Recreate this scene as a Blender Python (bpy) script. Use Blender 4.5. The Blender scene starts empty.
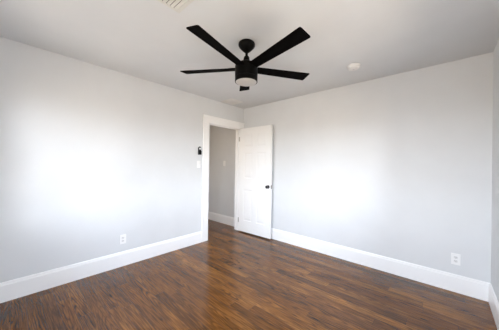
import bpy, bmesh, math
from mathutils import Vector, Matrix

scn = bpy.context.scene
C = scn.collection

# ------------------------------------------------------------------ dimensions (metres)
H = 2.44                 # ceiling height
XR = 3.367               # room width along the far wall
YB = -3.60               # room length along the left wall
TH = 0.12                # wall thickness
HX = -1.16               # hallway far side
HY = 0.055               # hallway end wall (faces the camera)
HYB = -2.6               # hallway near end
DY0, DY1, DZ = -0.862, -0.086, 2.018     # doorway in the left wall

# ------------------------------------------------------------------ camera
cam_d = bpy.data.cameras.new('camera')
cam = bpy.data.objects.new('camera', cam_d)
C.objects.link(cam)
yaw, pitch, roll = 0.734230, 0.0032994, 0.0144940
fw = Vector((-math.sin(yaw) * math.cos(pitch), math.cos(yaw) * math.cos(pitch), math.sin(pitch)))
rt = Vector((math.cos(yaw), math.sin(yaw), 0))
up = rt.cross(fw)
r2 = rt * math.cos(roll) + up * math.sin(roll)
u2 = up * math.cos(roll) - rt * math.sin(roll)
cam.matrix_world = Matrix(((r2.x, u2.x, -fw.x, 3.02296), (r2.y, u2.y, -fw.y, -3.15347),
                           (r2.z, u2.z, -fw.z, 1.29289), (0, 0, 0, 1)))
cam_d.sensor_width = 36.0
cam_d.lens = 36.0 * 216.206 / 499.0
cam_d.clip_start = 0.02
scn.camera = cam

# ------------------------------------------------------------------ sky, window light, exposure
SKY_ZENITH = (0.52, 0.67, 0.95, 1)
SKY_HORIZON = (0.92, 0.96, 1.0, 1)
GROUND = (0.35, 0.305, 0.245, 1)
SKY_STRENGTH = 6.0
WINDOWS = [  # wall, centre along the wall, width, sill height, head height
    ('back', 0.98, 1.05, 0.75, 2.07),
    ('back', 2.62, 1.10, 0.75, 2.07),
    ('right', -1.60, 1.25, 0.75, 2.00),  # unseen window added as fill light for the left wall
]
HALL_FILL = 12.0  # glow strength of the added hallway lamp
w = bpy.data.worlds.new('daylight')
scn.world = w
w.use_nodes = True
nt = w.node_tree
nt.nodes.clear()
tc = nt.nodes.new('ShaderNodeTexCoord')
sep = nt.nodes.new('ShaderNodeSeparateXYZ')
ramp = nt.nodes.new('ShaderNodeValToRGB')
mr = nt.nodes.new('ShaderNodeMapRange')
bgn = nt.nodes.new('ShaderNodeBackground')
out = nt.nodes.new('ShaderNodeOutputWorld')
mr.inputs[1].default_value = -1
mr.inputs[2].default_value = 1
nt.links.new(tc.outputs['Generated'], sep.inputs[0])
nt.links.new(sep.outputs['Z'], mr.inputs[0])
nt.links.new(mr.outputs[0], ramp.inputs[0])
cr = ramp.color_ramp
cr.elements[0].position = 0.485
cr.elements[0].color = GROUND
cr.elements[1].position = 1.0
cr.elements[1].color = SKY_ZENITH
e = cr.elements.new(0.515)
e.color = SKY_HORIZON
nt.links.new(ramp.outputs[0], bgn.inputs[0])
bgn.inputs[1].default_value = SKY_STRENGTH
nt.links.new(bgn.outputs[0], out.inputs[0])


def portal(name, loc, rot, sx, sz):
    d = bpy.data.lights.new(name, 'AREA')
    d.shape = 'RECTANGLE'
    d.size, d.size_y = sx, sz
    d.cycles.is_portal = True
    o = bpy.data.objects.new(name, d)
    C.objects.link(o)
    o.location = loc
    o.rotation_euler = rot


for side, c_, wd, z0, z1 in WINDOWS:
    if side == 'right':   # light enters along -x
        portal('window_portal', (XR + TH + 0.01, c_, (z0 + z1) / 2), (0, math.pi / 2, 0), z1 - z0, wd)
    else:                 # light enters along +y
        portal('window_portal', (c_, YB - TH - 0.01, (z0 + z1) / 2), (math.pi / 2, 0, 0), wd, z1 - z0)

scn.view_settings.view_transform = 'Standard'
scn.view_settings.look = 'None'
scn.view_settings.gamma = 1.0
scn.view_settings.use_curve_mapping = False
scn.view_settings.exposure = 2.02
scn.cycles.max_bounces = 16
scn.cycles.diffuse_bounces = 10
scn.cycles.glossy_bounces = 6
scn.cycles.transparent_max_bounces = 16


# ------------------------------------------------------------------ materials
def new_mat(name):
    m = bpy.data.materials.new(name)
    m.use_nodes = True
    return m, m.node_tree, m.node_tree.nodes['Principled BSDF']


def N(t, kind, **kw):
    n = t.nodes.new(kind)
    for k, v in kw.items():
        setattr(n, k, v)
    return n


def math_node(t, op, a, b=None, c=None):
    n = N(t, 'ShaderNodeMath', operation=op)
    for i, v in enumerate((a, b, c)):
        if v is None:
            continue
        if isinstance(v, (int, float)):
            n.inputs[i].default_value = v
        else:
            t.links.new(v, n.inputs[i])
    return n.outputs[0]


def paint(name, col, rough=0.6, bump=0.0, scale=250.0, spec=0.5, var=0.02):
    """painted surface: faint roller mottling in the colour and a fine bump"""
    m, t, b = new_mat(name)
    tcn = N(t, 'ShaderNodeTexCoord')
    nz = N(t, 'ShaderNodeTexNoise')
    nz.inputs['Scale'].default_value = 3.0
    nz.inputs['Detail'].default_value = 4.0
    t.links.new(tcn.outputs['Object'], nz.inputs['Vector'])
    r = N(t, 'ShaderNodeValToRGB')
    r.color_ramp.elements[0].position = 0.3
    r.color_ramp.elements[1].position = 0.7
    r.color_ramp.elements[0].color = tuple(c * (1 - var) for c in col) + (1,)
    r.color_ramp.elements[1].color = tuple(min(1, c * (1 + var)) for c in col) + (1,)
    t.links.new(nz.outputs['Fac'], r.inputs[0])
    t.links.new(r.outputs[0], b.inputs['Base Color'])
    b.inputs['Roughness'].default_value = rough
    b.inputs['Specular IOR Level'].default_value = spec
    if bump:
        n2 = N(t, 'ShaderNodeTexNoise')
        n2.inputs['Scale'].default_value = scale
        t.links.new(tcn.outputs['Object'], n2.inputs['Vector'])
        bp = N(t, 'ShaderNodeBump')
        bp.inputs['Strength'].default_value = bump
        bp.inputs['Distance'].default_value = 0.001
        t.links.new(n2.outputs['Fac'], bp.inputs['Height'])
        t.links.new(bp.outputs[0], b.inputs['Normal'])
    return m


M_WALL = paint('wall_paint', (0.685, 0.70, 0.715), 0.55, 0.05)
M_CEIL = paint('ceiling_paint', (0.66, 0.675, 0.69), 0.8, 0.05)
M_TRIM = paint('trim_paint', (0.90, 0.90, 0.90), 0.3, 0, var=0.005)
M_DOOR = paint('door_paint', (0.86, 0.86, 0.855), 0.32, 0, var=0.005)
M_PLASTIC = paint('white_plastic', (0.86, 0.86, 0.86), 0.3, 0, var=0.003)
M_GREYP = paint('pale_grey_plastic', (0.55, 0.55, 0.55), 0.4, 0, var=0.003)
M_DETECT = paint('ivory_plastic', (0.72, 0.71, 0.70), 0.4, 0, var=0.003)
M_RECEPT = paint('receptacle_plastic', (0.74, 0.74, 0.74), 0.35, 0, var=0.003)
M_SLOT = paint('dark_slot', (0.05, 0.05, 0.05), 0.7, 0)
M_VENT = paint('vent_enamel', (0.64, 0.64, 0.61), 0.5, 0, var=0.005)
M_DUCT = paint('duct_interior', (0.10, 0.10, 0.095), 0.8, 0)
M_BLACK = paint('matte_black_metal', (0.003, 0.0029, 0.003), 0.4, 0, spec=0.2, var=0.1)
M_BLADE = paint('black_blade', (0.0025, 0.0023, 0.0025), 0.65, 0, spec=0.05, var=0.15)
for _m in (M_BLACK, M_BLADE):
    _m.node_tree.nodes['Principled BSDF'].inputs['IOR'].default_value = 1.25
M_BLACKP = paint('black_plastic', (0.005, 0.005, 0.005), 0.45, 0, spec=0.12, var=0.1)
M_KNOB = paint('black_knob_metal', (0.012, 0.012, 0.013), 0.3, 0, var=0.1)
M_BRASS = paint('satin_nickel', (0.55, 0.53, 0.49), 0.35, 0)
M_BRASS.node_tree.nodes['Principled BSDF'].inputs['Metallic'].default_value = 0.9
M_HINGE = paint('painted_hinge', (0.5, 0.48, 0.45), 0.45, 0)
M_DIFF = paint('opal_glass', (0.52, 0.51, 0.50), 0.35, 0, var=0.005)


def glass_mat():
    m = bpy.data.materials.new('window_glass')
    m.use_nodes = True
    t = m.node_tree
    t.nodes.clear()
    o = N(t, 'ShaderNodeOutputMaterial')
    tr = N(t, 'ShaderNodeBsdfTransparent')
    gl = N(t, 'ShaderNodeBsdfGlossy')
    gl.inputs['Roughness'].default_value = 0.02
    fr = N(t, 'ShaderNodeFresnel')
    fr.inputs['IOR'].default_value = 1.25
    mx = N(t, 'ShaderNodeMixShader')
    t.links.new(fr.outputs[0], mx.inputs[0])
    t.links.new(tr.outputs[0], mx.inputs[1])
    t.links.new(gl.outputs[0], mx.inputs[2])
    t.links.new(mx.outputs[0], o.inputs[0])
    return m


M_GLASS = glass_mat()


def floor_mat():
    """stained strip oak: boards run along x, each with its own tone and cathedral grain"""
    m, t, b = new_mat('stained_oak_boards')
    L = t.links
    tcn = N(t, 'ShaderNodeTexCoord')
    sp = N(t, 'ShaderNodeSeparateXYZ')
    L.new(tcn.outputs['Object'], sp.inputs[0])
    x, y = sp.outputs['X'], sp.outputs['Y']
    BW, BL = 0.095, 1.3
    yr = math_node(t, 'DIVIDE', y, BW)
    row = math_node(t, 'FLOOR', yr)
    fy = math_node(t, 'FRACT', yr)
    wn = N(t, 'ShaderNodeTexWhiteNoise', noise_dimensions='1D')
    L.new(row, wn.inputs['W'])
    xs = math_node(t, 'ADD', math_node(t, 'DIVIDE', x, BL), math_node(t, 'MULTIPLY', wn.outputs['Value'], 7.3))
    brd = math_node(t, 'FLOOR', xs)
    fx = math_node(t, 'FRACT', xs)
    idv = N(t, 'ShaderNodeCombineXYZ')
    L.new(row, idv.inputs[0])
    L.new(brd, idv.inputs[1])
    w2 = N(t, 'ShaderNodeTexWhiteNoise', noise_dimensions='2D')
    L.new(idv.outputs[0], w2.inputs['Vector'])
    rnd = w2.outputs['Value']
    off = math_node(t, 'MULTIPLY', rnd, 37.0)

    def stretched(sx, sy, detail, rough=0.5, dist=0.0):
        cv = N(t, 'ShaderNodeCombineXYZ')
        L.new(math_node(t, 'MULTIPLY', x, sx), cv.inputs[0])
        L.new(math_node(t, 'MULTIPLY', y, sy), cv.inputs[1])
        L.new(off, cv.inputs[2])
        n = N(t, 'ShaderNodeTexNoise')
        n.inputs['Scale'].default_value = 1.0
        n.inputs['Detail'].default_value = detail
        n.inputs['Roughness'].default_value = rough
        n.inputs['Distortion'].default_value = dist
        L.new(cv.outputs[0], n.inputs['Vector'])
        return n.outputs['Fac']
    # cathedral figure: contour bands of a field stretched along the board
    # nested arches about a centre line that differs from board to board, wobbled by stretched noise
    w3 = N(t, 'ShaderNodeTexWhiteNoise', noise_dimensions='1D')
    L.new(math_node(t, 'MULTIPLY_ADD', rnd, 91.7, 3.1), w3.inputs['W'])
    yl = math_node(t, 'MULTIPLY', math_node(t, 'SUBTRACT', fy, math_node(t, 'MULTIPLY_ADD', w3.outputs['Value'], 1.3, -0.15)), BW)
    para = math_node(t, 'MULTIPLY', math_node(t, 'POWER', math_node(t, 'ABSOLUTE', math_node(t, 'DIVIDE', yl, 0.024)), 1.5), 0.75)
    sgn = math_node(t, 'MULTIPLY_ADD', math_node(t, 'GREATER_THAN', rnd, 0.5), 2.0, -1.0)
    along = math_node(t, 'MULTIPLY', math_node(t, 'MULTIPLY', x, sgn), 5.0)
    wob = math_node(t, 'MULTIPLY', stretched(2.4, 11.0, 2.0, 0.5, 0.1), 4.0)
    phase = math_node(t, 'ADD', math_node(t, 'ADD', para, along), wob)
    rings = math_node(t, 'SINE', math_node(t, 'MULTIPLY', phase, 2 * math.pi))
    rings = math_node(t, 'MULTIPLY_ADD', rings, 0.5, 0.5)
    rings = math_node(t, 'POWER', rings, 1.2)
    fade = stretched(1.2, 6.0, 1.0, 0.5)
    fm = N(t, 'ShaderNodeMapRange')
    fm.inputs[1].default_value, fm.inputs[2].default_value = 0.35, 0.6
    fm.inputs[3].default_value, fm.inputs[4].default_value = 0.6, 1.0
    L.new(fade, fm.inputs[0])
    rings = math_node(t, 'MULTIPLY', rings, fm.outputs[0])
    pores = stretched(5.0, 95.0, 3.0, 0.65)
    mr1 = N(t, 'ShaderNodeMapRange')
    mr1.inputs[1].default_value, mr1.inputs[2].default_value = 0.44, 0.58
    L.new(pores, mr1.inputs[0])
    cloud = stretched(0.9, 3.0, 3.0, 0.5)
    # dark grain amount
    dark = math_node(t, 'MULTIPLY', rings, math_node(t, 'MULTIPLY_ADD', mr1.outputs[0], 0.4, 0.6))
    dark = math_node(t, 'MAXIMUM', dark, math_node(t, 'MULTIPLY', mr1.outputs[0], 0.62))
    tone = N(t, 'ShaderNodeValToRGB')
    els = tone.color_ramp.elements
    els[0].position, els[0].color = 0.0, (0.062, 0.022, 0.0055, 1)
    els[1].position, els[1].color = 1.0, (0.46, 0.19, 0.043, 1)
    k = els.new(0.5)
    k.color = (0.215, 0.080, 0.0165, 1)
    L.new(math_node(t, 'MULTIPLY_ADD', cloud, 1.2, math_node(t, 'MULTIPLY_ADD', rnd, 0.3, -0.28)), tone.inputs[0])
    mx = N(t, 'ShaderNodeMix', data_type='RGBA')
    L.new(math_node(t, 'MULTIPLY', dark, 0.96), mx.inputs['Factor'])
    L.new(tone.outputs[0], mx.inputs['A'])
    mx.inputs['B'].default_value = (0.007, 0.003, 0.0015, 1)
    # seams
    ey = math_node(t, 'MULTIPLY', math_node(t, 'MINIMUM', fy, math_node(t, 'SUBTRACT', 1.0, fy)), BW)
    ex = math_node(t, 'MULTIPLY', math_node(t, 'MINIMUM', fx, math_node(t, 'SUBTRACT', 1.0, fx)), BL)
    ed = math_node(t, 'MINIMUM', ex, ey)
    sm = N(t, 'ShaderNodeMapRange')
    sm.inputs[1].default_value, sm.inputs[2].default_value = 0.0003, 0.0012
    L.new(ed, sm.inputs[0])
    mx2 = N(t, 'ShaderNodeMix', data_type='RGBA')
    L.new(sm.outputs[0], mx2.inputs['Factor'])
    mx2.inputs['A'].default_value = (0.012, 0.006, 0.003, 1)
    L.new(mx.outputs['Result'], mx2.inputs['B'])
    L.new(mx2.outputs['Result'], b.inputs['Base Color'])
    b.inputs['Specular IOR Level'].default_value = 0.32
    ro = math_node(t, 'MULTIPLY_ADD', dark, 0.08, 0.13)
    L.new(ro, b.inputs['Roughness'])
    bp = N(t, 'ShaderNodeBump')
    bp.inputs['Strength'].default_value = 0.25
    bp.inputs['Distance'].default_value = 0.0012
    L.new(math_node(t, 'SUBTRACT', sm.outputs[0], math_node(t, 'MULTIPLY', dark, 0.35)), bp.inputs['Height'])
    L.new(bp.outputs[0], b.inputs['Normal'])
    return m


M_FLOOR = floor_mat()


# ------------------------------------------------------------------ mesh helpers
def bm_box(bm, lo, hi, mtx=None):
    vs = [bm.verts.new((x, y, z)) for x in (lo[0], hi[0]) for y in (lo[1], hi[1]) for z in (lo[2], hi[2])]
    if mtx:
        for v in vs:
            v.co = mtx @ v.co
    idx = ((0, 1, 3, 2), (4, 6, 7, 5), (0, 4, 5, 1), (2, 3, 7, 6), (0, 2, 6, 4), (1, 5, 7, 3))
    fs = [bm.faces.new([vs[i] for i in f]) for f in idx]
    return vs, fs


def bevelled_box(lo, hi, r, seg=2, mtx=None):
    bm = bmesh.new()
    bm_box(bm, lo, hi)
    bmesh.ops.recalc_face_normals(bm, faces=bm.faces)
    bmesh.ops.bevel(bm, geom=list(bm.edges), offset=r, segments=seg, profile=0.5, affect='EDGES')
    if mtx:
        bm.transform(mtx)
    return bm


def join_bm(dst, src, mtx=None):
    me = bpy.data.meshes.new('tmp')
    src.to_mesh(me)
    src.free()
    if mtx:
        me.transform(mtx)
    dst.from_mesh(me)
    bpy.data.meshes.remove(me)


def lathe(profile, seg=48, mtx=None):
    """profile: (r, z) from top to bottom, revolved about z; ends with r = 0 close"""
    bm = bmesh.new()
    rings = []
    for r, z in profile:
        if r < 1e-6:
            rings.append([bm.verts.new((0, 0, z))])
        else:
            rings.append([bm.verts.new((r * math.cos(2 * math.pi * i / seg), r * math.sin(2 * math.pi * i / seg), z))
                          for i in range(seg)])
    for a, b in zip(rings, rings[1:]):
        for i in range(seg):
            j = (i + 1) % seg
            if len(a) == 1 and len(b) == 1:
                continue
            if len(a) == 1:
                bm.faces.new((a[0], b[i], b[j]))
            elif len(b) == 1:
                bm.faces.new((a[i], b[0], a[j]))
            else:
                bm.faces.new((a[i], b[i], b[j], a[j]))
    bmesh.ops.recalc_face_normals(bm, faces=bm.faces)
    if mtx:
        bm.transform(mtx)
    return bm


def prism(outline, z0, z1, bevel=0.0, seg=2):
    """outline in xy extruded from z0 to z1"""
    bm = bmesh.new()
    a = [bm.verts.new((x, y, z0)) for x, y in outline]
    b = [bm.verts.new((x, y, z1)) for x, y in outline]
    n = len(a)
    bm.faces.new(a[::-1])
    bm.faces.new(b)
    for i in range(n):
        bm.faces.new((a[i], a[(i + 1) % n], b[(i + 1) % n], b[i]))
    bmesh.ops.recalc_face_normals(bm, faces=bm.faces)
    if bevel:
        ed = [e_ for e_ in bm.edges if abs(e_.verts[0].co.z - e_.verts[1].co.z) < 1e-6]
        bmesh.ops.bevel(bm, geom=ed, offset=bevel, segments=seg, profile=0.5, affect='EDGES')
    return bm


def rounded_rect(w_, h_, r, n=6):
    pts = []
    for cx, cy, a0 in ((w_ / 2 - r, h_ / 2 - r, 0), (-w_ / 2 + r, h_ / 2 - r, 90), (-w_ / 2 + r, -h_ / 2 + r, 180),
                       (w_ / 2 - r, -h_ / 2 + r, 270)):
        for i in range(n + 1):
            a = math.radians(a0 + 90 * i / n)
            pts.append((cx + r * math.cos(a), cy + r * math.sin(a)))
    return pts


def obj(name, bm, mat, parent=None, loc=None, smooth=False, mtx=None):
    me = bpy.data.meshes.new(name)
    bm.to_mesh(me)
    bm.free()
    me.materials.append(mat)
    if smooth:
        for p in me.polygons:
            p.use_smooth = True
        try:
            me.set_sharp_from_angle(angle=math.radians(35))
        except AttributeError:
            pass
    o = bpy.data.objects.new(name, me)
    C.objects.link(o)
    if parent:
        o.parent = parent
    if mtx is not None:
        o.matrix_local = mtx
    elif loc:
        o.location = loc
    return o


def struct(name, bm, mat, label=None, **kw):
    o = obj(name, bm, mat, **kw)
    o['kind'] = 'structure'
    if label:
        o['label'] = label
    return o


def thing(name, label, cat, mtx, group=None):
    o = bpy.data.objects.new(name, None)
    o.empty_display_size = 0.1
    C.objects.link(o)
    o.matrix_world = mtx
    o['label'] = label
    o['category'] = cat
    if group:
        o['group'] = group
    return o


def basis(origin, ex, ey, ez):
    m = Matrix.Identity(4)
    for i in range(3):
        m[i][0], m[i][1], m[i][2], m[i][3] = ex[i], ey[i], ez[i], origin[i]
    return m


# wall-mounted frames: local x = to the viewer's right along the wall, y = up, z = out of the wall
def on_left_wall(y, z):
    return basis((0, y, z), (0, 1, 0), (0, 0, 1), (1, 0, 0))


def on_far_wall(x, z, y=0.0):
    return basis((x, y, z), (1, 0, 0), (0, 0, 1), (0, -1, 0))


# ------------------------------------------------------------------ room shell
bm = bmesh.new()
bm_box(bm, (HX - TH, YB - TH, -0.10), (XR + TH, HY + TH, 0.0))
struct('floor', bm, M_FLOOR, 'dark stained oak strip floor')

bm = bmesh.new()
bm_box(bm, (HX - TH, YB - TH, H), (XR + TH, HY + TH, H + 0.10))
struct('ceiling', bm, M_CEIL, 'flat off white painted ceiling')

bm = bmesh.new()
bm_box(bm, (-TH, YB - TH, 0), (0, DY0 - 0.015, H))
bm_box(bm, (-TH, DY0 - 0.015, DZ + 0.015), (0, DY1 + 0.015, H))
bm_box(bm, (-TH, DY1 + 0.015, 0), (0, 0, H))
struct('wall_left', bm, M_WALL, 'pale grey wall on the left with the doorway')

bm = bmesh.new()
bm_box(bm, (-TH, 0, 0), (XR + TH, HY + TH, H))
struct('wall_far', bm, M_WALL, 'pale grey wall behind the open door')

bm = bmesh.new()
bm_box(bm, (HX - TH, HY, 0), (-TH, HY + TH, H))
struct('wall_hall', bm, M_WALL, 'hallway wall seen through the doorway')
bm = bmesh.new()
bm_box(bm, (HX - TH, HYB - TH, 0), (HX, HY, H))
struct('wall_hall_side', bm, M_WALL)
bm = bmesh.new()
bm_box(bm, (HX, HYB - TH, 0), (-TH, HYB, H))
struct('wall_hall_end', bm, M_WALL)


def wall_with_windows(name, side):
    """wall with its window openings, built in strips between them"""
    bm_ = bmesh.new()
    ops = sorted((c_ - wd / 2, c_ + wd / 2, z0, z1) for sd_, c_, wd, z0, z1 in WINDOWS if sd_ == side)
    if side == 'right':
        pos, end = YB, 0.0
        f = lambda p, q, a, b_: bm_box(bm_, (XR, p, a), (XR + TH, q, b_))
    else:
        pos, end = 0.0, XR + TH
        f = lambda p, q, a, b_: bm_box(bm_, (p, YB - TH, a), (q, YB, b_))
    for p, q, z0, z1 in ops:
        f(pos, p, 0, H)
        f(p, q, 0, z0)
        f(p, q, z1, H)
        pos = q
    f(pos, end, 0, H)
    return struct(name, bm_, M_WALL)


wall_with_windows('wall_right', 'right')
wall_with_windows('wall_back', 'back')

# windows, all out of view, the right one added for fill (double-hung pair in each opening): frame, casing, sashes, panes
for n_, (side, c_, wd, z0, z1) in enumerate(WINDOWS, 1):
    if side == 'right':
        mt = basis((XR, c_, z0), (0, -1, 0), (0, 0, 1), (-1, 0, 0))
    else:
        mt = basis((c_, YB, z0), (-1, 0, 0), (0, 0, 1), (0, 1, 0))
    # local: x along wall, y up from the sill, z into the room
    hh = z1 - z0
    cas = bmesh.new()
    for lo, hi in (((-wd / 2 - 0.09, 0, 0), (-wd / 2, hh + 0.10, 0.018)), ((wd / 2, 0, 0), (wd / 2 + 0.09, hh + 0.10, 0.018)),
                   ((-wd / 2, hh, 0), (wd / 2, hh + 0.10, 0.018)), ((-wd / 2 - 0.09, -0.10, 0), (wd / 2 + 0.09, -0.025, 0.018)),
                   ((-wd / 2 - 0.11, -0.025, 0), (wd / 2 + 0.11, 0, 0.045))):
        bm_box(cas, lo, hi)
    root = struct('window_%d' % n_, cas, M_TRIM, mtx=mt)
    fr = bmesh.new()
    for lo, hi in (((-wd / 2, 0, -TH), (-wd / 2 + 0.025, hh, 0)), ((wd / 2 - 0.025, 0, -TH), (wd / 2, hh, 0)),
                   ((-wd / 2, hh - 0.025, -TH), (wd / 2, hh, 0)), ((-wd / 2, 0, -TH), (wd / 2, 0.025, 0)),
                   ((-0.04, 0, -TH), (0.04, hh, 0))):
        bm_box(fr, lo, hi)
    obj('window_frame', fr, M_TRIM, root)
    for sx in (-1, 1):
        xa, xb = sorted((sx * 0.04, sx * (wd / 2 - 0.025)))
        for lo_, hi_, zz in ((0.025, hh / 2 + 0.02, -0.055), (hh / 2 - 0.02, hh - 0.025, -0.09)):
            s = bmesh.new()
            t_ = 0.04
            for lo, hi in (((xa, lo_, zz), (xa + t_, hi_, zz + 0.03)), ((xb - t_, lo_, zz), (xb, hi_, zz + 0.03)),
                           ((xa + t_, lo_, zz), (xb - t_, lo_ + t_, zz + 0.03)),
                           ((xa + t_, hi_ - t_, zz), (xb - t_, hi_, zz + 0.03))):
                bm_box(s, lo, hi)
            sash = obj('sash', s, M_TRIM, root)
            g = bmesh.new()
            bm_box(g, (xa + t_, lo_ + t_, zz + 0.012), (xb - t_, hi_ - t_, zz + 0.018))
            obj('pane', g, M_GLASS, sash)


# ------------------------------------------------------------------ baseboards and door trim
def baseboard(name, mtx, length, label=None):
    """local x along the wall, y up, z out; profile with a stepped, eased top edge"""
    prof = [(0, 0), (0.016, 0), (0.016, 0.152), (0.0155, 0.156), (0.012, 0.160), (0.011, 0.168), (0.0095, 0.176),
            (0.006, 0.181), (0, 0.183)]
    bm_ = bmesh.new()
    a = [bm_.verts.new((0, y, z)) for z, y in prof]
    b_ = [bm_.verts.new((length, y, z)) for z, y in prof]
    n = len(prof)
    bm_.faces.new(a)
    bm_.faces.new(b_[::-1])
    for i in range(n):
        bm_.faces.new((a[i], b_[i], b_[(i + 1) % n], a[(i + 1) % n]))
    bmesh.ops.recalc_face_normals(bm_, faces=bm_.faces)
    return struct(name, bm_, M_TRIM, label, mtx=mtx)


CW = 0.112     # door casing width
baseboard('baseboard_left', on_left_wall(YB, 0), (DY0 - CW) - YB, 'tall white baseboard along the left wall')
baseboard('baseboard_far', on_far_wall(0.018, 0), XR - 0.018, 'tall white baseboard along the far wall')
baseboard('baseboard_right', basis((XR, 0, 0), (0, -1, 0), (0, 0, 1), (-1, 0, 0)), -YB)
baseboard('baseboard_back', basis((XR, YB, 0), (-1, 0, 0), (0, 0, 1), (0, 1, 0)), XR)
baseboard('baseboard_hall', on_far_wall(HX, 0, HY), -TH - HX, 'white baseboard along the hallway wall')

# casing: flat board with a raised back band round the outer edge
bm = bmesh.new()
for lo, hi in (((0, DY0 - CW, 0), (0.017, DY0, DZ)), ((0, DY1, 0), (0.017, -0.001, DZ)),
               ((0, DY0 - CW, DZ), (0.017, -0.001, DZ + CW))):
    join_bm(bm, bevelled_box(lo, hi, 0.003, 2))
join_bm(bm, bevelled_box((0, DY0 - CW - 0.014, 0), (0.026, DY0 - CW + 0.010, DZ + CW + 0.014), 0.004, 2))
join_bm(bm, bevelled_box((0, DY0 - CW + 0.010, DZ + CW - 0.010), (0.026, -0.001, DZ + CW + 0.014), 0.004, 2))
struct('trim_1', bm, M_TRIM, 'white door casing round the doorway')
# jamb lining with its stop
bm = bmesh.new()
for lo, hi in (((-TH, DY0 - 0.015, 0), (0, DY0 + 0.006, DZ)), ((-TH, DY1 - 0.006, 0), (0, DY1 + 0.015, DZ)),
               ((-TH, DY0 - 0.015, DZ - 0.006), (0, DY1 + 0.015, DZ + 0.015)),
               ((-0.075, DY0 + 0.006, 0), (-0.040, DY0 + 0.016, DZ - 0.006)),
               ((-0.075, DY1 - 0.016, 0), (-0.040, DY1 - 0.006, DZ - 0.006)),
               ((-0.075, DY0 + 0.006, DZ - 0.016), (-0.040, DY1 - 0.006, DZ - 0.006))):
    bm_box(bm, lo, hi)
struct('trim_2', bm, M_TRIM, 'white jamb lining the doorway')
# hallway-side casing
bm = bmesh.new()
for lo, hi in (((-TH - 0.017, DY0 - CW, 0), (-TH, DY0, DZ)), ((-TH - 0.017, DY1, 0), (-TH, 0.0, DZ)),
               ((-TH - 0.017, DY0 - CW, DZ), (-TH, 0.0, DZ + CW))):
    bm_box(bm, lo, hi)
struct('trim_3', bm, M_TRIM)

# ------------------------------------------------------------------ the door leaf (six raised panels)
DW, DH, DT = 0.742, 1.995, 0.035
A = Vector((0.030, -0.127, 0.020))
B = Vector((0.775, -0.098, 0.020))
ex = (B - A).normalized()
ez = Vector((ex.y, -ex.x, 0))          # visible face looks to -y (towards the camera)
DM = basis(A, ex, (0, 0, 1), ez)       # local x along the leaf, y up, z out of the visible face


def door_leaf():
    """slab with six recessed and raised panels on both faces"""
    pw_ = (DW - 2 * 0.112 - 0.10) / 2
    xs = [0, 0.112, 0.112 + pw_, 0.212 + pw_, DW - 0.112, DW]
    ys = [0, 0.215, 0.815, 1.030, 1.520, 1.625, 1.880, DH]
    bm_ = bmesh.new()
    for side_z, sgn in ((0.0, 1), (-DT, -1)):
        for i in range(5):
            for j in range(7):
                x0, x1, y0, y1 = xs[i], xs[i + 1], ys[j], ys[j + 1]
                panel = i in (1, 3) and j in (1, 3, 5)

                def q(i0, z):
                    return [bm_.verts.new((x0 + i0, y0 + i0, side_z + sgn * z)), bm_.verts.new((x1 - i0, y0 + i0, side_z + sgn * z)),
                            bm_.verts.new((x1 - i0, y1 - i0, side_z + sgn * z)), bm_.verts.new((x0 + i0, y1 - i0, side_z + sgn * z))]
                if not panel:
                    bm_.faces.new(q(0, 0))
                else:
                    loops = [q(0, 0), q(0.008, -0.002), q(0.014, -0.004), q(0.022, -0.004), q(0.050, -0.001)]
                    for a, b_ in zip(loops, loops[1:]):
                        for k in range(4):
                            bm_.faces.new((a[k], a[(k + 1) % 4], b_[(k + 1) % 4], b_[k]))
                    bm_.faces.new(loops[-1])
    # edges
    for (xa, ya), (xb, yb) in (((0, 0), (DW, 0)), ((DW, 0), (DW, DH)), ((DW, DH), (0, DH)), ((0, DH), (0, 0))):
        bm_.faces.new([bm_.verts.new(v) for v in ((xa, ya, 0), (xb, yb, 0), (xb, yb, -DT), (xa, ya, -DT))])
    bmesh.ops.remove_doubles(bm_, verts=bm_.verts, dist=1e-5)
    bmesh.ops.recalc_face_normals(bm_, faces=bm_.faces)
    return bm_


door = struct('door_1', door_leaf(), M_DOOR, 'white six panel door standing open against the far wall', mtx=DM)
door['category'] = 'door'
KX, KY = DW - 0.054, 0.904
rose = [(0, 0.0), (0.031, 0.0), (0.031, 0.004), (0.027, 0.008), (0.012, 0.010)]
knob = [(0.0115, 0.009), (0.0115, 0.028), (0.017, 0.032), (0.025, 0.038), (0.0285, 0.046), (0.027, 0.054), (0.020, 0.060),
        (0.009, 0.0625), (0, 0.063)]
for zf, flip in ((0.0, 1), (-DT, -1)):
    mt = Matrix.Translation((KX, KY, zf)) @ (Matrix.Identity(4) if flip == 1 else Matrix.Rotation(math.pi, 4, 'X'))
    prof = knob if flip == 1 else [(r, z * 0.80) for r, z in knob]
    kn = obj('knob', lathe(prof, 32), M_KNOB, door, smooth=True, mtx=mt)
    kn['label'] = 'round black door knob'
    obj('rose', lathe(rose, 32), M_KNOB, kn, smooth=True)
lp = obj('latch_plate', bevelled_box((DW - 0.0005, KY - 0.028, -DT / 2 - 0.012), (DW + 0.0015, KY + 0.028, -DT / 2 + 0.012), 0.0005, 1),
         M_KNOB, door)
lp['label'] = 'small dark latch plate'
obj('latch_bolt', bevelled_box((DW, KY - 0.008, -DT / 2 - 0.006), (DW + 0.009, KY + 0.008, -DT / 2 + 0.006), 0.001, 1), M_BRASS, lp)
for hy in (0.20, 1.80):
    # a leaf let into the edge of the door and its knuckle on the far corner
    hb = bmesh.new()
    bm_box(hb, (-0.0025, hy - 0.045, -DT + 0.002), (0.0, hy + 0.045, -0.003))
    join_bm(hb, lathe([(0, 0.046), (0.0055, 0.045), (0.0055, -0.045), (0, -0.046)], 12,
                      Matrix.Translation((-0.004, hy, -DT - 0.004)) @ Matrix.Rotation(math.pi / 2, 4, 'X')))
    hg = obj('hinge', hb, M_HINGE, door)
    hg['label'] = 'satin metal hinge'
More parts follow.
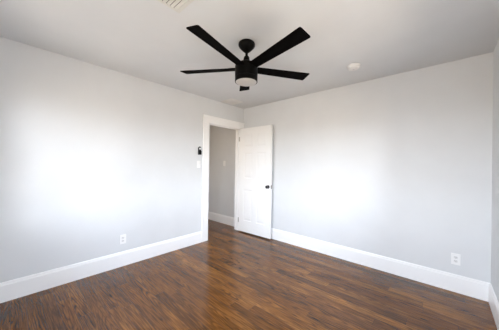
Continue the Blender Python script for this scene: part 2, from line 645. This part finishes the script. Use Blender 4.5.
# jamb leaves of the hinges, let into the lining
bm = bmesh.new()
for hy in (0.218, 1.818):
    bm_box(bm, (-0.034, DY1 - 0.0075, hy - 0.045), (-0.001, DY1 - 0.0055, hy + 0.045))
struct('trim_4', bm, M_HINGE, 'hinge leaves on the jamb')


# ------------------------------------------------------------------ ceiling fan
FX, FY = 1.640, -1.684
fan = thing('ceiling_fan', 'matte black five blade ceiling fan with a white light, hanging from the ceiling', 'ceiling fan',
            Matrix.Translation((FX, FY, H)))
# all z below are relative to the ceiling
obj('canopy', lathe([(0, 0), (0.070, 0), (0.076, -0.006), (0.0785, -0.016), (0.077, -0.028), (0.070, -0.041), (0.055, -0.058), (0.038, -0.075),
                     (0.025, -0.086), (0.017, -0.092), (0, -0.092)], 56), M_BLACK, fan, smooth=True)
obj('downrod', lathe([(0, -0.08), (0.0125, -0.08), (0.0125, -0.16), (0, -0.16)], 28), M_BLACK, fan, smooth=True)
obj('rod_collar', lathe([(0.0125, -0.128), (0.022, -0.130), (0.027, -0.140), (0.030, -0.160), (0.034, -0.178), (0.045, -0.186),
                         (0.045, -0.19)], 40), M_BLACK, fan, smooth=True)
obj('motor_housing', lathe([(0, -0.172), (0.036, -0.174), (0.050, -0.182), (0.076, -0.196), (0.096, -0.206), (0.1035, -0.213),
                            (0.1055, -0.222), (0.1055, -0.318), (0.1035, -0.320), (0.1035, -0.324), (0.1055, -0.326),
                            (0.1055, -0.366), (0.104, -0.368), (0.098, -0.368), (0.098, -0.355), (0, -0.355)], 64),
    M_BLACK, fan, smooth=True)
lg = obj('light_diffuser', lathe([(0, -0.352), (0.0965, -0.352), (0.0975, -0.366), (0.095, -0.372), (0.085, -0.376), (0.06, -0.3785),
                                  (0.03, -0.3795), (0, -0.380)], 64), M_DIFF, fan, smooth=True)
lg['label'] = 'white opal light diffuser'
BZ = -0.244
for k in range(5):
    ang = math.radians(-80.9 + 72 * k)
    mt = Matrix.Rotation(ang, 4, 'Z') @ Matrix.Translation((0, 0, BZ)) @ Matrix.Rotation(math.radians(-2.8), 4, 'Y') @ Matrix.Rotation(math.radians(-11), 4, 'X')
    # plan outline: narrow at the motor, wider to a nearly square, slightly slanted tip with eased corners
    r0, r1 = 0.10, 0.668
    w0, w1 = 0.046, 0.0625
    rc = 0.012
    o_ = [(r0, -w0), (r1 - rc, -w1)]
    for i in range(1, 6):
        a = math.radians(-90 + 90 * i / 5)
        o_.append((r1 - rc + rc * math.cos(a), -w1 + rc + rc * math.sin(a)))
    for i in range(6):
        a = math.radians(90 * i / 5)
        o_.append((r1 - rc + rc * math.cos(a), w1 - rc + rc * math.sin(a)))
    o_ += [(r0, w0)]
    bl = obj('blade', prism(o_, -0.0035, 0.0035, 0.0015, 2), M_BLADE, fan, mtx=mt)
    # the bracket that carries the blade: a plate under the root with two screws, reaching into the housing
    br = prism([(0.085, -0.030), (0.150, -0.036), (0.172, -0.028), (0.180, 0), (0.172, 0.028), (0.150, 0.036), (0.085, 0.030)],
               0.0036, 0.0085, 0.001, 1)
    obj('blade_bracket', br, M_BLACK, bl)

# ------------------------------------------------------------------ ceiling air register (top left of the photo)
VX, VY, VW, VD = 1.528, -2.312, 0.36, 0.26
vent = thing('ceiling_vent', 'white louvred air vent set in the ceiling', 'ceiling vent',
             basis((VX, VY, H), (1, 0, 0), (0, -1, 0), (0, 0, -1)))
# local: x along slats, y towards the camera, z down into the room
bm = bmesh.new()
fwid = 0.028
for lo, hi in (((0, 0), (VW, fwid)), ((0, VD - fwid), (VW, VD)), ((0, fwid), (0.019, VD - fwid)), ((VW - 0.019, fwid), (VW, VD - fwid))):
    bm_box(bm, (lo[0], lo[1], 0), (hi[0], hi[1], 0.007))
bmesh.ops.remove_doubles(bm, verts=bm.verts, dist=1e-5)
obj('vent_frame', bm, M_VENT, vent)
bm = bmesh.new()
bm_box(bm, (0.019, fwid, 0.0002), (VW - 0.019, VD - fwid, 0.0012))
vb = obj('backing', bm, M_DUCT, vent)
vb['label'] = 'dark duct behind the louvres'
ns = 7
for i in range(ns):
    yy = fwid + (VD - 2 * fwid) * (i + 0.5) / ns
    mt = Matrix.Translation((0, yy, 0.0062)) @ Matrix.Rotation(math.radians(-24), 4, 'X')
    bm = bmesh.new()
    bm_box(bm, (0.019, -0.0105, -0.0006), (VW - 0.019, 0.0105, 0.0006), mt)
    obj('louvre', bm, M_VENT, vent)

# ------------------------------------------------------------------ smoke detector
sd = thing('smoke_detector', 'round white smoke detector on the ceiling right of the fan', 'smoke detector',
           Matrix.Translation((2.248, -0.560, H)))
obj('mounting_base', lathe([(0, 0), (0.070, 0), (0.071, -0.004), (0.070, -0.010), (0.064, -0.0115), (0, -0.0115)], 48), M_DETECT, sd, smooth=True)
obj('cover', lathe([(0.061, -0.0115), (0.062, -0.018), (0.060, -0.027), (0.053, -0.034), (0.040, -0.038), (0.036, -0.0365),
                    (0.032, -0.0385), (0.016, -0.040), (0, -0.0402)], 48), M_DETECT, sd, smooth=True)
obj('test_button', lathe([(0, -0.0395), (0.010, -0.0395), (0.010, -0.042), (0.008, -0.043), (0, -0.043)], 24), M_GREYP, sd, smooth=True)

# ------------------------------------------------------------------ faint flush plate in the ceiling corner over the doorway
pl = thing('ceiling_plate', 'faint pale square plate on the ceiling near the corner above the doorway', 'ceiling plate',
           Matrix.Translation((0.185, -0.50, H)))
obj('plate', bevelled_box((-0.14, -0.14, -0.012), (0.14, 0.14, 0), 0.003, 2), M_DETECT, pl)
obj('centre_panel', bevelled_box((-0.105, -0.105, -0.020), (0.105, 0.105, -0.0115), 0.002, 2), M_DETECT, pl)


# ------------------------------------------------------------------ outlets and switches
def cover_plate(w_, h_):
    return prism(rounded_rect(w_, h_, 0.005), 0, 0.0055, 0.002, 2)


def outlet(label, mtx):
    t = thing('wall_outlet', label, 'outlet', mtx, 'white duplex wall outlets')
    obj('cover_plate', cover_plate(0.072, 0.117), M_PLASTIC, t)
    for s in (-1, 1):
        o_ = []
        for i in range(40):
            a = 2 * math.pi * i / 40
            o_.append((0.0172 * math.cos(a), max(-0.0125, min(0.0125, 0.0172 * math.sin(a))) + s * 0.0195))
        rc = obj('receptacle', prism(o_, 0.005, 0.0075, 0.0006, 1), M_RECEPT, t)
        sl = bmesh.new()
        for sx, hh in ((-0.0063, 0.0085), (0.0063, 0.0068)):
            bm_box(sl, (sx - 0.0011, s * 0.0195 + 0.003 - hh / 2, 0.0074), (sx + 0.0011, s * 0.0195 + 0.003 + hh / 2, 0.0078))
        bm_box(sl, (-0.0022, s * 0.0195 - 0.009, 0.0074), (0.0022, s * 0.0195 - 0.0045, 0.0078))
        obj('slot', sl, M_SLOT, rc)
    obj('screw', lathe([(0, 0.0068), (0.0022, 0.0066), (0.0026, 0.0055), (0, 0.0055)], 16), M_PLASTIC, t, smooth=True)
    return t


outlet('white wall outlet low on the left wall', on_left_wall(-2.182, 0.338))
outlet('white wall outlet low on the far wall near the right corner', on_far_wall(3.118, 0.342))


def switch(label, mtx):
    t = thing('light_switch', label, 'light switch', mtx, 'white toggle switches')
    obj('cover_plate', cover_plate(0.070, 0.117), M_PLASTIC, t)
    obj('toggle', bevelled_box((-0.005, -0.004, 0), (0.005, 0.006, 0.016), 0.0015, 2), M_PLASTIC, t,
        mtx=Matrix.Translation((0, 0.002, 0.004)) @ Matrix.Rotation(math.radians(-25), 4, 'X'))
    for s in (-1, 1):
        obj('screw', lathe([(0, 0.0068), (0.0022, 0.0066), (0.0026, 0.0055), (0, 0.0055)], 16), M_PLASTIC, t, smooth=True,
            loc=(0, s * 0.030, 0))


switch('white light switch beside the door casing under the black fan remote', on_left_wall(-1.062, 1.305))
switch('white light switch on the hallway wall seen through the doorway', on_far_wall(-0.626, 1.335, HY))

# ------------------------------------------------------------------ black fan remote in its wall cradle
rm = thing('fan_remote', 'black fan remote in a wall cradle beside the door casing', 'remote control', on_left_wall(-1.052, 1.533))
obj('remote_body', prism(rounded_rect(0.046, 0.132, 0.022, 8), 0.004, 0.020, 0.003, 2), M_BLACKP, rm, smooth=True)
bp_ = obj('button_pad', lathe([(0, 0.0225), (0.014, 0.0222), (0.0165, 0.0205), (0.0165, 0.019), (0, 0.019)], 32), M_PLASTIC, rm,
          smooth=True, loc=(0, 0.030, 0))
bp_['label'] = 'pale round button pad'
bm = bmesh.new()
join_bm(bm, bevelled_box((-0.026, -0.070, 0), (0.026, 0.045, 0.004), 0.0015, 1))
join_bm(bm, bevelled_box((-0.026, -0.070, 0.003), (0.026, -0.004, 0.032), 0.004, 2))
obj('cradle', bm, M_BLACKP, rm)

# ------------------------------------------------------------------ lamp added out of view to brighten and warm the hallway
hl = thing('hall_fill_lamp', 'added round flush lamp out of view that brightens the hallway', 'ceiling lamp', Matrix.Translation((-0.65, -1.75, H)))
obj('fill_lamp_base', lathe([(0, 0), (0.13, 0), (0.13, -0.02), (0.12, -0.022), (0, -0.022)], 40), M_BRASS, hl, smooth=True)
m, t, b = new_mat('fill_lamp_glow')
b.inputs['Base Color'].default_value = (0.9, 0.87, 0.82, 1)
b.inputs['Emission Color'].default_value = (1.0, 0.76, 0.52, 1)
b.inputs['Emission Strength'].default_value = HALL_FILL
obj('fill_lamp_shade', lathe([(0, -0.022), (0.12, -0.022), (0.118, -0.045), (0.10, -0.068), (0.06, -0.084), (0, -0.09)], 40), m, hl, smooth=True)
